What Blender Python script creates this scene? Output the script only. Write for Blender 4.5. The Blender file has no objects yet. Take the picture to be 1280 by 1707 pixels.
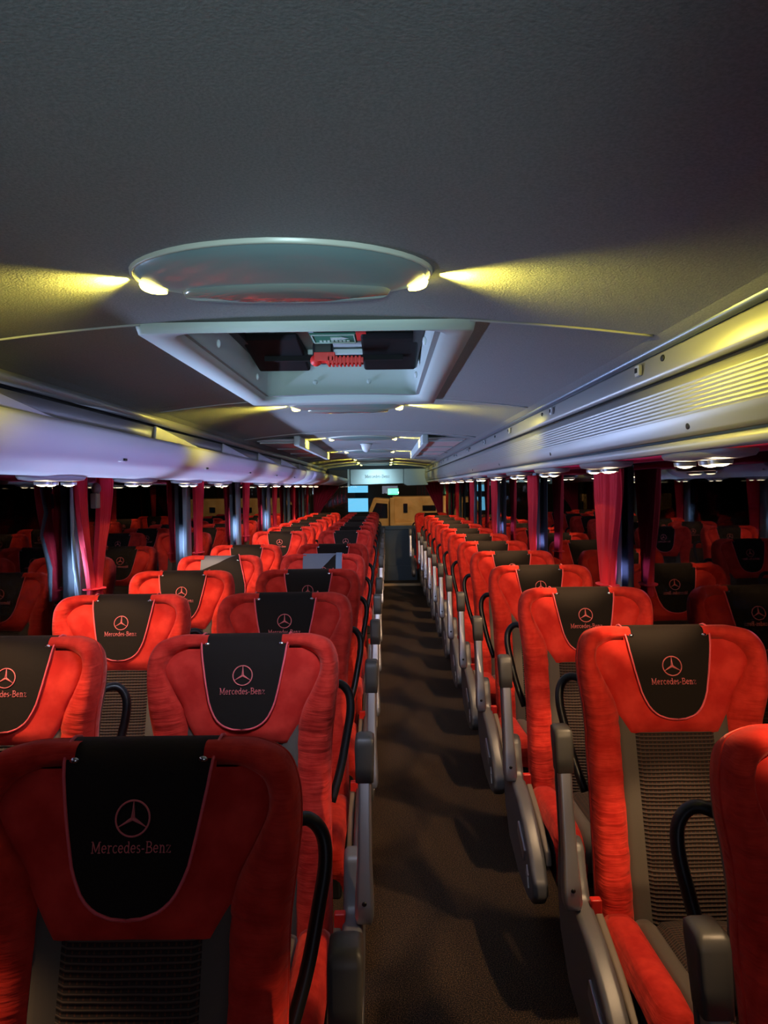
import bpy, math, random
from mathutils import Vector, Matrix
random.seed(7)
PI = math.pi
SC = bpy.context.scene
C = SC.collection

# ------------------------------------------------------------------ camera
EYE = 1.55
cam_d = bpy.data.cameras.new('camera'); cam = bpy.data.objects.new('camera', cam_d); C.objects.link(cam)
cam_d.sensor_fit = 'VERTICAL'; cam_d.sensor_height = 24.0; cam_d.lens = 24.0 * 1282 / 1707
cam_d.clip_start = 0.02; cam_d.clip_end = 300
cam.matrix_world = (Matrix.Translation((0, 0, EYE)) @ Matrix.Rotation(0.0047, 4, 'Z')
                    @ Matrix.Rotation(math.radians(90 - 1.85), 4, 'X') @ Matrix.Rotation(-0.013, 4, 'Z'))
SC.camera = cam
SC.view_settings.view_transform = 'Standard'; SC.view_settings.look = 'None'
SC.view_settings.gamma = 1; SC.view_settings.exposure = 0.55
try: SC.view_settings.use_curve_mapping = False
except Exception: pass
SC.cycles.use_denoising = True
SC.cycles.max_bounces = 6
SC.cycles.transparent_max_bounces = 16
SC.cycles.sample_clamp_indirect = 3.0

# ------------------------------------------------------------------ world and large lights
w = bpy.data.worlds.new('night'); SC.world = w; w.use_nodes = True
w.node_tree.nodes['Background'].inputs[0].default_value = (0.10, 0.16, 0.35, 1)
w.node_tree.nodes['Background'].inputs[1].default_value = 0.004

def light(name, kind, loc, aim, power, color, parent=None, **kw):
    d = bpy.data.lights.new(name, kind); d.energy = power; d.color = color
    for k, v in kw.items(): setattr(d, k, v)
    o = bpy.data.objects.new(name, d); C.objects.link(o)
    o.location = loc
    dr = (Vector(aim) - Vector(loc)).normalized()
    o.rotation_euler = dr.to_track_quat('-Z', 'Y').to_euler()
    if parent: o.parent = parent
    return o

# cool unseen lights added behind the camera, aimed at ceiling, hatch and near seats
light('front_ceiling_fill', 'SPOT', (0.05, -1.0, 1.36), (-0.22, 1.3, 1.98), 66, (0.56, 0.78, 0.80), spot_size=math.radians(33), spot_blend=1.0, shadow_soft_size=0.10)
light('front_hatch_fill', 'SPOT', (-0.10, -1.0, 1.40), (-0.17, 3.1, 1.99), 90, (0.50, 0.80, 0.84), spot_size=math.radians(15), spot_blend=0.8, shadow_soft_size=0.05)
light('front_seat_fill', 'AREA', (0.1, -1.15, 1.45), (-0.3, 2.0, 1.1), 1.3, (0.75, 0.78, 1.0), shape='RECTANGLE', size=0.6, size_y=0.3)
# unseen cold strips added outside the windows, tuned for ceiling and rack tones
light('left_window_fill', 'AREA', (-1.62, 5.9, 1.08), (-0.2, 5.9, 2.05), 130, (0.56, 0.66, 0.92), shape='RECTANGLE', size=8.0, size_y=0.06, spread=math.radians(80))
light('right_window_fill', 'AREA', (1.40, 4.6, 1.08), (-0.9, 4.6, 1.60), 12, (0.52, 0.47, 1.0), shape='RECTANGLE', size=8.5, size_y=0.06, spread=math.radians(10))

# ------------------------------------------------------------------ materials
M = {}
def mat(name, color, rough=0.6, metal=0.0, sheen=0.0, sheen_tint=None, emit=None, strength=0, spec=None, coat=0.0):
    m = bpy.data.materials.new(name); m.use_nodes = True
    b = m.node_tree.nodes['Principled BSDF']
    b.inputs['Base Color'].default_value = (*color, 1); b.inputs['Roughness'].default_value = rough
    b.inputs['Metallic'].default_value = metal
    if sheen:
        b.inputs['Sheen Weight'].default_value = sheen; b.inputs['Sheen Roughness'].default_value = 0.4
        b.inputs['Sheen Tint'].default_value = (*(sheen_tint or (1, 1, 1)), 1)
    if emit: b.inputs['Emission Color'].default_value = (*emit, 1); b.inputs['Emission Strength'].default_value = strength
    if spec is not None: b.inputs['Specular IOR Level'].default_value = spec
    if coat: b.inputs['Coat Weight'].default_value = coat
    M[name] = m
    return m
def nd(m, t, **kw):
    n = m.node_tree.nodes.new(t)
    for k, v in kw.items(): setattr(n, k, v)
    return n
def lk(m, a, b): m.node_tree.links.new(a, b)
def bsdf(m): return m.node_tree.nodes['Principled BSDF']
def coords(m, scale=(1, 1, 1)):
    tc = nd(m, 'ShaderNodeTexCoord'); mp = nd(m, 'ShaderNodeMapping'); mp.inputs['Scale'].default_value = scale
    lk(m, tc.outputs['Object'], mp.inputs['Vector']); return mp.outputs['Vector']
def noise_bump(m, scale=(1, 1, 1), nscale=60, strength=0.2, dist=0.004, detail=4, prev=None):
    n = nd(m, 'ShaderNodeTexNoise'); n.inputs['Scale'].default_value = nscale; n.inputs['Detail'].default_value = detail
    lk(m, coords(m, scale), n.inputs['Vector'])
    b = nd(m, 'ShaderNodeBump'); b.inputs['Strength'].default_value = strength; b.inputs['Distance'].default_value = dist
    lk(m, n.outputs['Fac'], b.inputs['Height'])
    if prev: lk(m, prev, b.inputs['Normal'])
    lk(m, b.outputs['Normal'], bsdf(m).inputs['Normal']); return b.outputs['Normal']
def noise_color(m, c1, c2, nscale=20, scale=(1, 1, 1), detail=4, lo=0.35, hi=0.65):
    n = nd(m, 'ShaderNodeTexNoise'); n.inputs['Scale'].default_value = nscale; n.inputs['Detail'].default_value = detail
    lk(m, coords(m, scale), n.inputs['Vector'])
    r = nd(m, 'ShaderNodeValToRGB'); r.color_ramp.elements[0].position = lo; r.color_ramp.elements[1].position = hi
    r.color_ramp.elements[0].color = (*c1, 1); r.color_ramp.elements[1].color = (*c2, 1)
    lk(m, n.outputs['Fac'], r.inputs['Fac']); lk(m, r.outputs['Color'], bsdf(m).inputs['Base Color'])

m = mat('red_velvet', (0.62, 0.030, 0.018), 0.9, sheen=0.45, sheen_tint=(1, 0.30, 0.24), spec=0.15)
noise_color(m, (0.50, 0.020, 0.013), (0.70, 0.042, 0.026), 24)
nb = noise_bump(m, (3, 3, 22), 2.6, 0.6, 0.012, 3); noise_bump(m, (1, 1, 1), 900, 0.25, 0.001, 2, nb)
m = mat('red_velvet_smooth', (0.60, 0.030, 0.020), 0.92, sheen=0.45, sheen_tint=(1, 0.30, 0.24), spec=0.15)
noise_color(m, (0.50, 0.020, 0.014), (0.68, 0.042, 0.028), 18)
nb = noise_bump(m, (1, 1, 1), 14, 0.25, 0.008, 3); noise_bump(m, (1, 1, 1), 900, 0.25, 0.001, 2, nb)
m = mat('pink_piping', (0.85, 0.10, 0.12), 0.6, sheen=0.3, sheen_tint=(1, 0.4, 0.4))
m = mat('pink_thread', (0.80, 0.16, 0.16), 0.6, sheen=0.3); noise_bump(m, (1, 1, 1), 1500, 0.5, 0.001)
m = mat('black_velvet', (0.010, 0.006, 0.004), 0.85, sheen=0.08, sheen_tint=(0.8, 0.45, 0.25), spec=0.25)
nb = noise_bump(m, (1, 1, 1), 20, 0.3, 0.006, 3); noise_bump(m, (1, 1, 1), 800, 0.2, 0.001, 2, nb)
m = mat('grey_cloth', (0.095, 0.078, 0.062), 0.85, sheen=0.15); noise_bump(m, (1, 1, 1), 500, 0.3, 0.001)
m = mat('grey_patch', (0.13, 0.14, 0.17), 0.75); noise_bump(m, (1, 1, 1), 500, 0.3, 0.001)
m = mat('blue_strap', (0.14, 0.19, 0.27), 0.7); noise_bump(m, (1, 1, 1), 300, 0.3, 0.001)
# ribbed seat fabric: pale horizontal ribs with small orange flecks on near black
def ribbed(name, axis):
    m = mat(name, (0.02, 0.015, 0.012), 0.9)
    tc = nd(m, 'ShaderNodeTexCoord'); sp = nd(m, 'ShaderNodeSeparateXYZ'); lk(m, tc.outputs['Object'], sp.inputs[0])
    nz = nd(m, 'ShaderNodeTexNoise'); nz.inputs['Scale'].default_value = 9; lk(m, tc.outputs['Object'], nz.inputs['Vector'])
    def mth(op, a, b=None):
        n = nd(m, 'ShaderNodeMath', operation=op)
        for i, x in enumerate((a, b)):
            if x is None: continue
            if isinstance(x, (int, float)): n.inputs[i].default_value = x
            else: lk(m, x, n.inputs[i])
        return n.outputs[0]
    a = mth('ADD', sp.outputs[axis], mth('MULTIPLY', nz.outputs['Fac'], 0.006))
    ph = mth('MULTIPLY', a, 2 * PI / 0.0097)
    rib = mth('SINE', ph)
    ribm = mth('GREATER_THAN', rib, 0.55)
    gap = mth('LESS_THAN', rib, -0.1)
    px = mth('SINE', mth('MULTIPLY', sp.outputs['X'], 2 * PI / 0.011))
    dot = mth('MULTIPLY', mth('GREATER_THAN', px, 0.72), gap)
    mx = nd(m, 'ShaderNodeMix', data_type='RGBA'); mx.inputs['A'].default_value = (0.016, 0.010, 0.009, 1); mx.inputs['B'].default_value = (0.085, 0.058, 0.044, 1)
    lk(m, ribm, mx.inputs['Factor'])
    m2 = nd(m, 'ShaderNodeMix', data_type='RGBA'); m2.inputs['B'].default_value = (0.075, 0.022, 0.010, 1)
    lk(m, dot, m2.inputs['Factor']); lk(m, mx.outputs['Result'], m2.inputs['A']); lk(m, m2.outputs['Result'], bsdf(m).inputs['Base Color'])
    b = nd(m, 'ShaderNodeBump'); b.inputs['Strength'].default_value = 0.7; b.inputs['Distance'].default_value = 0.003
    lk(m, rib, b.inputs['Height']); lk(m, b.outputs['Normal'], bsdf(m).inputs['Normal'])
ribbed('ribbed_fabric', 'Z'); ribbed('ribbed_fabric_flat', 'Y')
m = mat('tan_plastic', (0.20, 0.16, 0.12), 0.55)
m = mat('grey_plastic', (0.15, 0.152, 0.16), 0.42, metal=0.25); noise_bump(m, (1, 1, 1), 700, 0.12, 0.001)
m = mat('silver_plastic', (0.46, 0.46, 0.49), 0.30, metal=0.8); noise_bump(m, (1, 1, 1), 700, 0.1, 0.001)
m = mat('dark_rubber', (0.05, 0.048, 0.045), 0.45); noise_bump(m, (1, 1, 1), 400, 0.1, 0.001)
m = mat('gloss_black', (0.008, 0.008, 0.009), 0.42)
m = mat('matte_black', (0.007, 0.007, 0.008), 0.7, spec=0.15)
m = mat('unit_grey', (0.20, 0.20, 0.22), 0.5)
m = mat('bolt_black', (0.004, 0.004, 0.004), 0.5)
m = mat('chrome', (0.8, 0.8, 0.78), 0.15, metal=1.0)
m = mat('buckle_red', (0.80, 0.03, 0.02), 0.35)
m = mat('white_mark', (0.55, 0.54, 0.5), 0.6)
m = mat('dark_steel', (0.03, 0.03, 0.033), 0.5, metal=0.4)
m = mat('ceiling_felt', (0.185, 0.19, 0.205), 0.95, sheen=0.1)
noise_color(m, (0.165, 0.17, 0.185), (0.215, 0.22, 0.235), 230, detail=3); noise_bump(m, (1, 1, 1), 260, 0.35, 0.003, 4)
m = mat('seam_white', (0.45, 0.46, 0.48), 0.6)
m = mat('hatch_plastic', (0.46, 0.54, 0.53), 0.5)
m = mat('hatch_lid', (0.42, 0.46, 0.48), 0.5)
m = mat('rack_silver', (0.36, 0.36, 0.37), 0.38, metal=0.45); noise_bump(m, (1, 1, 1), 900, 0.08, 0.001)
m = mat('rack_pale', (0.52, 0.52, 0.56), 0.42, metal=0.1); noise_bump(m, (1, 1, 1), 500, 0.05, 0.001)
m = mat('rack_inside', (0.10, 0.10, 0.095), 0.8)
m = mat('rail_blue_grey', (0.17, 0.20, 0.25), 0.35, metal=0.5)
m = mat('crimson_fabric', (0.75, 0.012, 0.10), 0.9, sheen=0.3, sheen_tint=(1, 0.2, 0.3))
m = mat('curtain_red', (0.60, 0.010, 0.035), 0.85, sheen=0.35, sheen_tint=(1, 0.2, 0.25)); noise_bump(m, (1, 1, 1), 600, 0.2, 0.001)
m = mat('wall_panel', (0.10, 0.11, 0.12), 0.8)
m = mat('pillar_grey', (0.22, 0.28, 0.33), 0.95, spec=0.1)
m = mat('rear_white', (0.50, 0.58, 0.60), 0.5)
m = mat('logo_grey', (0.12, 0.14, 0.15), 0.5)
m = mat('carpet', (0.035, 0.024, 0.015), 0.95)
noise_color(m, (0.003, 0.002, 0.0015), (0.20, 0.11, 0.05), 260, detail=8, lo=0.46, hi=0.68)
wv = nd(m, 'ShaderNodeTexWave'); wv.inputs['Scale'].default_value = 60; wv.inputs['Distortion'].default_value = 5; wv.inputs['Detail'].default_value = 2
lk(m, coords(m, (1, 1, 1)), wv.inputs['Vector']); bb = nd(m, 'ShaderNodeBump'); bb.inputs['Strength'].default_value = 0.5; bb.inputs['Distance'].default_value = 0.003
lk(m, wv.outputs['Fac'], bb.inputs['Height']); lk(m, bb.outputs['Normal'], bsdf(m).inputs['Normal'])
m = mat('bulkhead_grey', (0.09, 0.12, 0.145), 0.6); noise_bump(m, (1, 1, 1), 200, 0.1, 0.002)
m = mat('nosing_gold', (0.65, 0.45, 0.25), 0.4, metal=0.3)
m = mat('led_yellow', (0.9, 0.8, 0.2), 0.4, emit=(1.0, 0.86, 0.16), strength=9)
m = mat('reading_lens', (0.9, 0.8, 0.6), 0.4, emit=(1.0, 0.80, 0.50), strength=9)
m = mat('hammer_red', (0.75, 0.03, 0.025), 0.45)
m = mat('sticker_green', (0.03, 0.16, 0.10), 0.5)
m = mat('sticker_white', (0.5, 0.6, 0.55), 0.5)
m = mat('sensor_white', (0.7, 0.75, 0.8), 0.4)
m = mat('truck_yellow', (0.75, 0.50, 0.20), 0.6); noise_color(m, (0.58, 0.36, 0.13), (0.82, 0.56, 0.26), 3)
m = mat('van_white', (0.22, 0.19, 0.15), 0.5)
m = mat('dark_window', (0.006, 0.006, 0.008), 0.25)
m = mat('asphalt', (0.03, 0.03, 0.032), 0.9)
m = mat('building_dark', (0.015, 0.013, 0.013), 0.9)
m = mat('lit_cyan', (0.1, 0.5, 0.7), 0.5, emit=(0.18, 0.62, 0.95), strength=1.1)
m = mat('lit_blue', (0.1, 0.2, 0.7), 0.5, emit=(0.12, 0.28, 1.0), strength=1.0)
m = mat('lit_green', (0.1, 0.7, 0.3), 0.5, emit=(0.12, 0.9, 0.40), strength=2.0)
m = mat('lit_white', (0.9, 0.9, 0.8), 0.5, emit=(1.0, 0.93, 0.78), strength=9.0)
m = mat('lit_orange', (0.9, 0.5, 0.2), 0.5, emit=(1.0, 0.42, 0.12), strength=5.0)
m = mat('lit_red', (0.9, 0.1, 0.1), 0.5, emit=(1.0, 0.06, 0.04), strength=6.0)
# tinted coach glass
def glassmat(name, tint, gl=(1, 1, 1), ior=1.5, boost=1.0):
    m = bpy.data.materials.new(name); m.use_nodes = True; nt = m.node_tree
    nt.nodes.remove(nt.nodes['Principled BSDF']); out = nt.nodes['Material Output']
    tr = nd(m, 'ShaderNodeBsdfTransparent'); tr.inputs['Color'].default_value = (*tint, 1)
    g = nd(m, 'ShaderNodeBsdfGlossy'); g.inputs['Roughness'].default_value = 0.01; g.inputs['Color'].default_value = (*gl, 1)
    f = nd(m, 'ShaderNodeFresnel'); f.inputs['IOR'].default_value = ior
    mx = nd(m, 'ShaderNodeMixShader'); lk(m, f.outputs[0], mx.inputs[0]); lk(m, tr.outputs[0], mx.inputs[1]); lk(m, g.outputs[0], mx.inputs[2])
    lk(m, mx.outputs[0], out.inputs['Surface']); M[name] = m
glassmat('tinted_glass', (0.55, 0.58, 0.62), ior=1.40)
glassmat('rear_glass', (0.75, 0.78, 0.8), ior=1.45)
m = mat('lamp_lens', (0.12, 0.19, 0.21), 0.30, coat=0.25, emit=(0.5, 0.8, 0.85), strength=0.035)
m = mat('lamp_lens_inner', (0.22, 0.24, 0.23), 0.15, coat=0.6)
m = mat('lamp_rim', (0.6, 0.62, 0.55), 0.3)

# ------------------------------------------------------------------ mesh helpers
class MB:
    def __init__(s): s.v = []; s.f = []; s.m = []
    def add(s, vs, fs):
        o = len(s.v); s.v += [tuple(v) for v in vs]; s.f += [tuple(i + o for i in f) for f in fs]; return s
    def box(s, x0, x1, y0, y1, z0, z1):
        return s.add([(x0, y0, z0), (x1, y0, z0), (x1, y1, z0), (x0, y1, z0), (x0, y0, z1), (x1, y0, z1), (x1, y1, z1), (x0, y1, z1)],
                     [(3, 2, 1, 0), (4, 5, 6, 7), (0, 1, 5, 4), (1, 2, 6, 5), (2, 3, 7, 6), (3, 0, 4, 7)])
    def loft(s, rows, close_u=False, close_v=False, cap=False):
        n = len(rows[0]); vs = [p for r in rows for p in r]; fs = []
        R = len(rows)
        for i in range(R if close_v else R - 1):
            for j in range(n if close_u else n - 1):
                a = i * n + j; b = i * n + (j + 1) % n; c = ((i + 1) % R) * n + (j + 1) % n; d = ((i + 1) % R) * n + j
                fs.append((a, b, c, d))
        if cap: fs.append(tuple(range(n - 1, -1, -1))); fs.append(tuple((R - 1) * n + j for j in range(n)))
        return s.add(vs, fs)
    def tube(s, pts, r, n=8, closed=False, rx=None, cap=True):
        pts = [Vector(p) for p in pts]; rows = []; N = len(pts); prev = None
        for i, p in enumerate(pts):
            a = pts[i - 1] if (i > 0 or closed) else p; b = pts[(i + 1) % N] if (i < N - 1 or closed) else p
            t = (b - a); t = t.normalized() if t.length > 1e-9 else Vector((0, 0, 1))
            if prev is None:
                ref = Vector((0, 1, 0)) if abs(t.y) < 0.9 else Vector((1, 0, 0)); nrm = t.cross(ref).normalized()
            else:
                nrm = (prev - t * prev.dot(t)); nrm = nrm.normalized() if nrm.length > 1e-6 else t.orthogonal().normalized()
            prev = nrm; bi = t.cross(nrm)
            rr = r[i] if isinstance(r, (list, tuple)) else r
            r2 = rr if rx is None else rx
            rows.append([p + nrm * (math.cos(2 * PI * k / n) * rr) + bi * (math.sin(2 * PI * k / n) * r2) for k in range(n)])
        return s.loft(rows, close_u=True, close_v=closed, cap=(cap and not closed))
    def prism(s, poly, axis, a, b):
        # poly in the plane perpendicular to axis, extruded a..b
        def P(p, t): return {0: (t, p[0], p[1]), 1: (p[0], t, p[1]), 2: (p[0], p[1], t)}[axis]
        n = len(poly); vs = [P(p, a) for p in poly] + [P(p, b) for p in poly]
        fs = [tuple(range(n))[::-1], tuple(range(n, 2 * n))] + [(i, (i + 1) % n, n + (i + 1) % n, n + i) for i in range(n)]
        return s.add(vs, fs)
    def ellipsoid(s, c, r, nu=16, nv=8, half=0):
        rows = []
        lo, hi = (-PI / 2, PI / 2) if half == 0 else ((-PI / 2, 0) if half < 0 else (0, PI / 2))
        for i in range(nv + 1):
            a = lo + (hi - lo) * i / nv
            rows.append([(c[0] + r[0] * math.cos(a) * math.cos(2 * PI * k / nu), c[1] + r[1] * math.cos(a) * math.sin(2 * PI * k / nu), c[2] + r[2] * math.sin(a)) for k in range(nu)])
        return s.loft(rows, close_u=True)
    def mesh(s, name, material, smooth=True):
        me = bpy.data.meshes.new(name); me.from_pydata(s.v, [], s.f); me.materials.append(M[material]) if material else None
        if smooth:
            for p in me.polygons: p.use_smooth = True
        me.update(); return me
    def build(s, name, material, parent=None, smooth=False, bevel=0, solid=0, label=None, fix=True):
        me = s.mesh(name, material, smooth)
        if fix:
            import bmesh
            bm = bmesh.new(); bm.from_mesh(me); bmesh.ops.recalc_face_normals(bm, faces=bm.faces); bm.to_mesh(me); bm.free()
        o = bpy.data.objects.new(name, me); C.objects.link(o)
        if parent: o.parent = parent
        if solid:
            k = o.modifiers.new('thick', 'SOLIDIFY'); k.thickness = solid; k.offset = 0
        if bevel:
            k = o.modifiers.new('bev', 'BEVEL'); k.width = bevel; k.segments = 3; k.limit_method = 'ANGLE'; k.angle_limit = math.radians(35)
            for p in me.polygons: p.use_smooth = True
            try:
                k2 = o.modifiers.new('wn', 'WEIGHTED_NORMAL'); k2.keep_sharp = False
            except Exception: pass
        if label: o['label'] = label
        return o
def thing(name, label, cat, loc=(0, 0, 0), group=None):
    o = bpy.data.objects.new(name, None); C.objects.link(o); o.location = loc; o.empty_display_size = 0.1
    o['label'] = label; o['category'] = cat
    if group: o['group'] = group
    return o
def tag(o, label, cat, group=None, kind=None):
    o['label'] = label; o['category'] = cat
    if group: o['group'] = group
    if kind: o['kind'] = kind
    return o
def struct(o, label=None, cat=None):
    o['kind'] = 'structure'
    if label: o['label'] = label
    if cat: o['category'] = cat
    return o
def copy_tree(o, parent=None):
    c = o.copy(); C.objects.link(c)
    if parent: c.parent = parent
    for ch in list(o.children): copy_tree(ch, c)
    return c
def ss(a, b, x):
    t = max(0, min(1, (x - a) / (b - a))); return t * t * (3 - 2 * t)
def interp(tab, x):
    if x <= tab[0][0]: return tab[0][1]
    for (x0, y0), (x1, y1) in zip(tab, tab[1:]):
        if x <= x1:
            return y0 + (y1 - y0) * (x - x0) / (x1 - x0)
    return tab[-1][1]
def catmull(pts, k=6):
    P = [Vector(p) for p in pts]; P = [P[0] * 2 - P[1]] + P + [P[-1] * 2 - P[-2]]; out = []
    for i in range(1, len(P) - 2):
        for j in range(k):
            t = j / k
            out.append(0.5 * ((2 * P[i]) + (P[i + 1] - P[i - 1]) * t + (2 * P[i - 1] - 5 * P[i] + 4 * P[i + 1] - P[i + 2]) * t * t + (3 * P[i] - P[i - 1] - 3 * P[i + 1] + P[i + 2]) * t ** 3))
    out.append(P[-2]); return out

# ------------------------------------------------------------------ coach shell (X across, Y along the aisle, Z up)
XL, XR, XC = -1.42, 1.05, -0.18
Y0, Y1 = -1.2, 14.2
SILL, HEAD = 0.74, 1.64
def hc(x): return EYE + 0.385 - 0.05 * ((x - XC) / 0.76) ** 2      # ceiling height
struct(MB().box(XL - 0.05, XR + 0.05, Y0, Y1, -0.06, 0.0).build('floor', 'carpet'), 'dark brown carpeted aisle floor', 'floor')
HX0, HX1, HY0, HY1 = XC - 0.30, XC + 0.30, 1.80, 3.16                # opening of the roof hatch
xs = [XC - 0.785 + 1.57 * i / 24 for i in range(25)]
def crow(y, lo, hi): return [(x, y, hc(x)) for x in lo_hi(lo, hi)]
def lo_hi(a, b, n=12): return [a + (b - a) * i / n for i in range(n + 1)]
cb = MB()
a, b = XC - 0.785, XC + 0.785
cb.loft([crow(Y0, a, b), crow(HY0, a, b)]); cb.loft([crow(HY1, a, b), crow(13.1, a, b)])
cb.loft([crow(HY0, a, HX0), crow(HY1, a, HX0)]); cb.loft([crow(HY0, HX1, b), crow(HY1, HX1, b)])
struct(cb.build('ceiling', 'ceiling_felt', smooth=True, fix=False), 'grey felt ceiling of the coach', 'ceiling')
for s, nm in ((-1, 'left'), (1, 'right')):
    e = XC + s * 0.785; e2 = XC + s * 0.825; ze = hc(e)
    struct(MB().loft([[(e, Y0, ze), (e + s * 0.02, Y0, ze - 0.006), (e2, Y0, EYE + 0.322)], [(e, 13.1, ze), (e + s * 0.02, 13.1, ze - 0.006), (e2, 13.1, EYE + 0.322)]]).build('trim_1' if s < 0 else 'trim_2', 'ceiling_felt', smooth=True), 'felt cove strip along the ceiling edge', 'trim')
# outer roof above the racks and hatch so no sky leaks in
struct(MB().box(XL - 0.05, XR + 0.05, Y0, Y1, 2.16, 2.2).build('roof', 'wall_panel'), 'roof skin above the ceiling', 'roof')
BAYS = [-1.2, 1.58, 3.45, 5.32, 7.19, 9.06, 10.93, 12.8, 14.2]
wn = 0
for s, X, nm in ((-1, XL, 'left'), (1, XR, 'right')):
    xa, xb = (X - 0.05, X) if s < 0 else (X, X + 0.05)
    struct(MB().box(xa, xb, Y0, Y1, 0, SILL).box(xa, xb, Y0, Y1, HEAD, 2.16).build('wall_' + nm, 'wall_panel'), 'coach side wall under the windows', 'wall')
    for i, (ya, yb) in enumerate(zip(BAYS, BAYS[1:])):
        wn += 1
        g = MB().box(X + (-0.03 if s < 0 else 0.022), X + (-0.022 if s < 0 else 0.03), ya, yb, SILL, HEAD).build('window_%d' % wn, 'tinted_glass')
        struct(g, 'dark tinted side window pane', 'window')
    for y in BAYS[1:-1]:
        o = MB().box(X - 0.02 if s > 0 else X - 0.01, X + 0.01 if s > 0 else X + 0.02, y + 0.03, y + 0.15, SILL, HEAD + 0.02).build('pillar', 'pillar_grey', bevel=0.006); struct(o, 'blue-grey window pillar', 'pillar')
# ceiling seams
for i, y in enumerate((1.735, 3.28, 5.2, 7.6, 9.4, 11.2)):
    sb = MB()
    segs = [(a + 0.005, XC - 0.37), (XC + 0.37, b - 0.005)] if i < 2 else [(a + 0.005, b - 0.005)]
    for p, q in segs:
        sb.tube([(x, y, hc(x) - 0.002) for x in lo_hi(p, q, 16)], 0.003, 6)
    struct(sb.build('trim_%d' % (3 + i), 'seam_white', smooth=True), 'pale seam strip across the ceiling', 'trim')

# ------------------------------------------------------------------ roof hatch
def rr(x0, x1, y0, y1, r, z, n=5):
    out = []
    for cx, cy, a0 in ((x1 - r, y1 - r, 0), (x0 + r, y1 - r, PI / 2), (x0 + r, y0 + r, PI), (x1 - r, y0 + r, 1.5 * PI)):
        for k in range(n + 1): out.append((cx + r * math.cos(a0 + k * PI / 2 / n), cy + r * math.sin(a0 + k * PI / 2 / n), z))
    return out
hatch = thing('roof_hatch', 'open rectangular roof hatch with a pale moulded frame in the ceiling', 'roof hatch', (XC, 2.48, EYE + 0.38))
def loc(pts): return [(x - XC, y - 2.48, z - (EYE + 0.38)) for x, y, z in pts]
fz = EYE + 0.352
rows = [rr(XC - 0.385, XC + 0.385, 1.735, 3.28, 0.01, EYE + 0.375), rr(XC - 0.38, XC + 0.38, 1.74, 3.275, 0.015, fz), rr(XC - 0.32, XC + 0.325, 1.775, 3.22, 0.07, fz + 0.006),
        rr(XC - 0.31, XC + 0.315, 1.785, 3.20, 0.07, fz + 0.022), rr(XC - 0.295, XC + 0.30, 1.79, 3.18, 0.07, EYE + 0.505)]
MB().loft([loc(r) for r in rows], close_u=True).build('frame', 'hatch_plastic', hatch, smooth=True)
lid = MB().box(-0.32, 0.33, -0.72, 0.72, 0.125, 0.15).build('lid', 'hatch_lid', hatch)
MB().box(-0.30, -0.27, -0.6, 0.62, 0.095, 0.119).box(0.27, 0.30, -0.6, 0.62, 0.095, 0.119).build('gasket', 'gloss_black', hatch)
for s in (-1, 1):
    xa, xb = sorted((s * 0.10, s * 0.29))
    MB().add(*[( [(xa, 0.0, 0.118), (xb, 0.0, 0.118), (xb, 0.40, 0.118), (xa, 0.40, 0.118), (xa, 0.02, 0.10), (xb, 0.02, 0.10), (xb, 0.40, 0.055), (xa, 0.40, 0.055)]), [(3, 2, 1, 0), (4, 5, 6, 7), (0, 1, 5, 4), (1, 2, 6, 5), (2, 3, 7, 6), (3, 0, 4, 7)]]).build('hinge_cover', 'matte_black', hatch, bevel=0.015)
MB().box(-0.24, 0.24, 0.20, 0.225, 0.062, 0.080).build('crossbar', 'matte_black', hatch)
hb = MB()
hb.box(-0.02, 0.105, 0.115, 0.155, 0.038, 0.058)
for k in range(9): hb.box(-0.015 + k * 0.013, -0.007 + k * 0.013, 0.11, 0.16, 0.032, 0.062)
hb.ellipsoid((-0.055, 0.13, 0.05), (0.020, 0.02, 0.020), 12, 8); hb.box(-0.06, 0.01, 0.11, 0.16, 0.045, 0.075)
MB.build(hb, 'release_handle', 'hammer_red', hatch, bevel=0.002)
MB().box(-0.07, 0.0, 0.165, 0.22, 0.05, 0.12).build('latch', 'gloss_black', hatch, bevel=0.01)
MB().box(-0.10, 0.10, 0.30, 0.46, 0.100, 0.119).build('lid_plate', 'rear_white', hatch, bevel=0.004)
stk = MB().box(-0.065, 0.085, 0.0, 0.15, 0.112, 0.118).build('sticker', 'sticker_green', hatch, bevel=0.002)
sb = MB().box(-0.06, 0.08, 0.006, 0.010, 0.109, 0.112).box(-0.06, 0.08, 0.140, 0.144, 0.109, 0.112).box(-0.06, -0.057, 0.01, 0.14, 0.109, 0.112).box(0.077, 0.08, 0.01, 0.14, 0.109, 0.112)
sb.box(0.0, 0.035, 0.05, 0.08, 0.109, 0.112).add([(0.035, 0.04, 0.11), (0.06, 0.065, 0.11), (0.035, 0.09, 0.11)], [(0, 1, 2)])
for k in range(8): sb.box(-0.04 + k * 0.013, -0.031 + k * 0.013, 0.102, 0.120, 0.109, 0.112)
sb.build('sticker_print', 'sticker_white', stk)
MB().box(0.085, 0.118, -0.01, 0.12, 0.112, 0.12).build('sticker_tab', 'hammer_red', hatch)
for x, y in ((-0.11, 0.695), (0.11, 0.695)):
    MB().ellipsoid((x, y, 0.055), (0.010, 0.008, 0.010), 10, 6).build('bolt', 'hatch_plastic', hatch, smooth=True)
for x, y in ((-0.29, 0.35), (-0.29, -0.3), (0.29, 0.35), (0.29, -0.3)):
    MB().ellipsoid((x, y, 0.03), (0.006, 0.008, 0.012), 10, 6).build('bolt', 'sensor_white', hatch, smooth=True)
for x in (-0.11, 0.11): MB().ellipsoid((x, -0.15, 0.122), (0.010, 0.010, 0.008), 10, 6).build('bolt', 'hatch_plastic', hatch, smooth=True)

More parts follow.
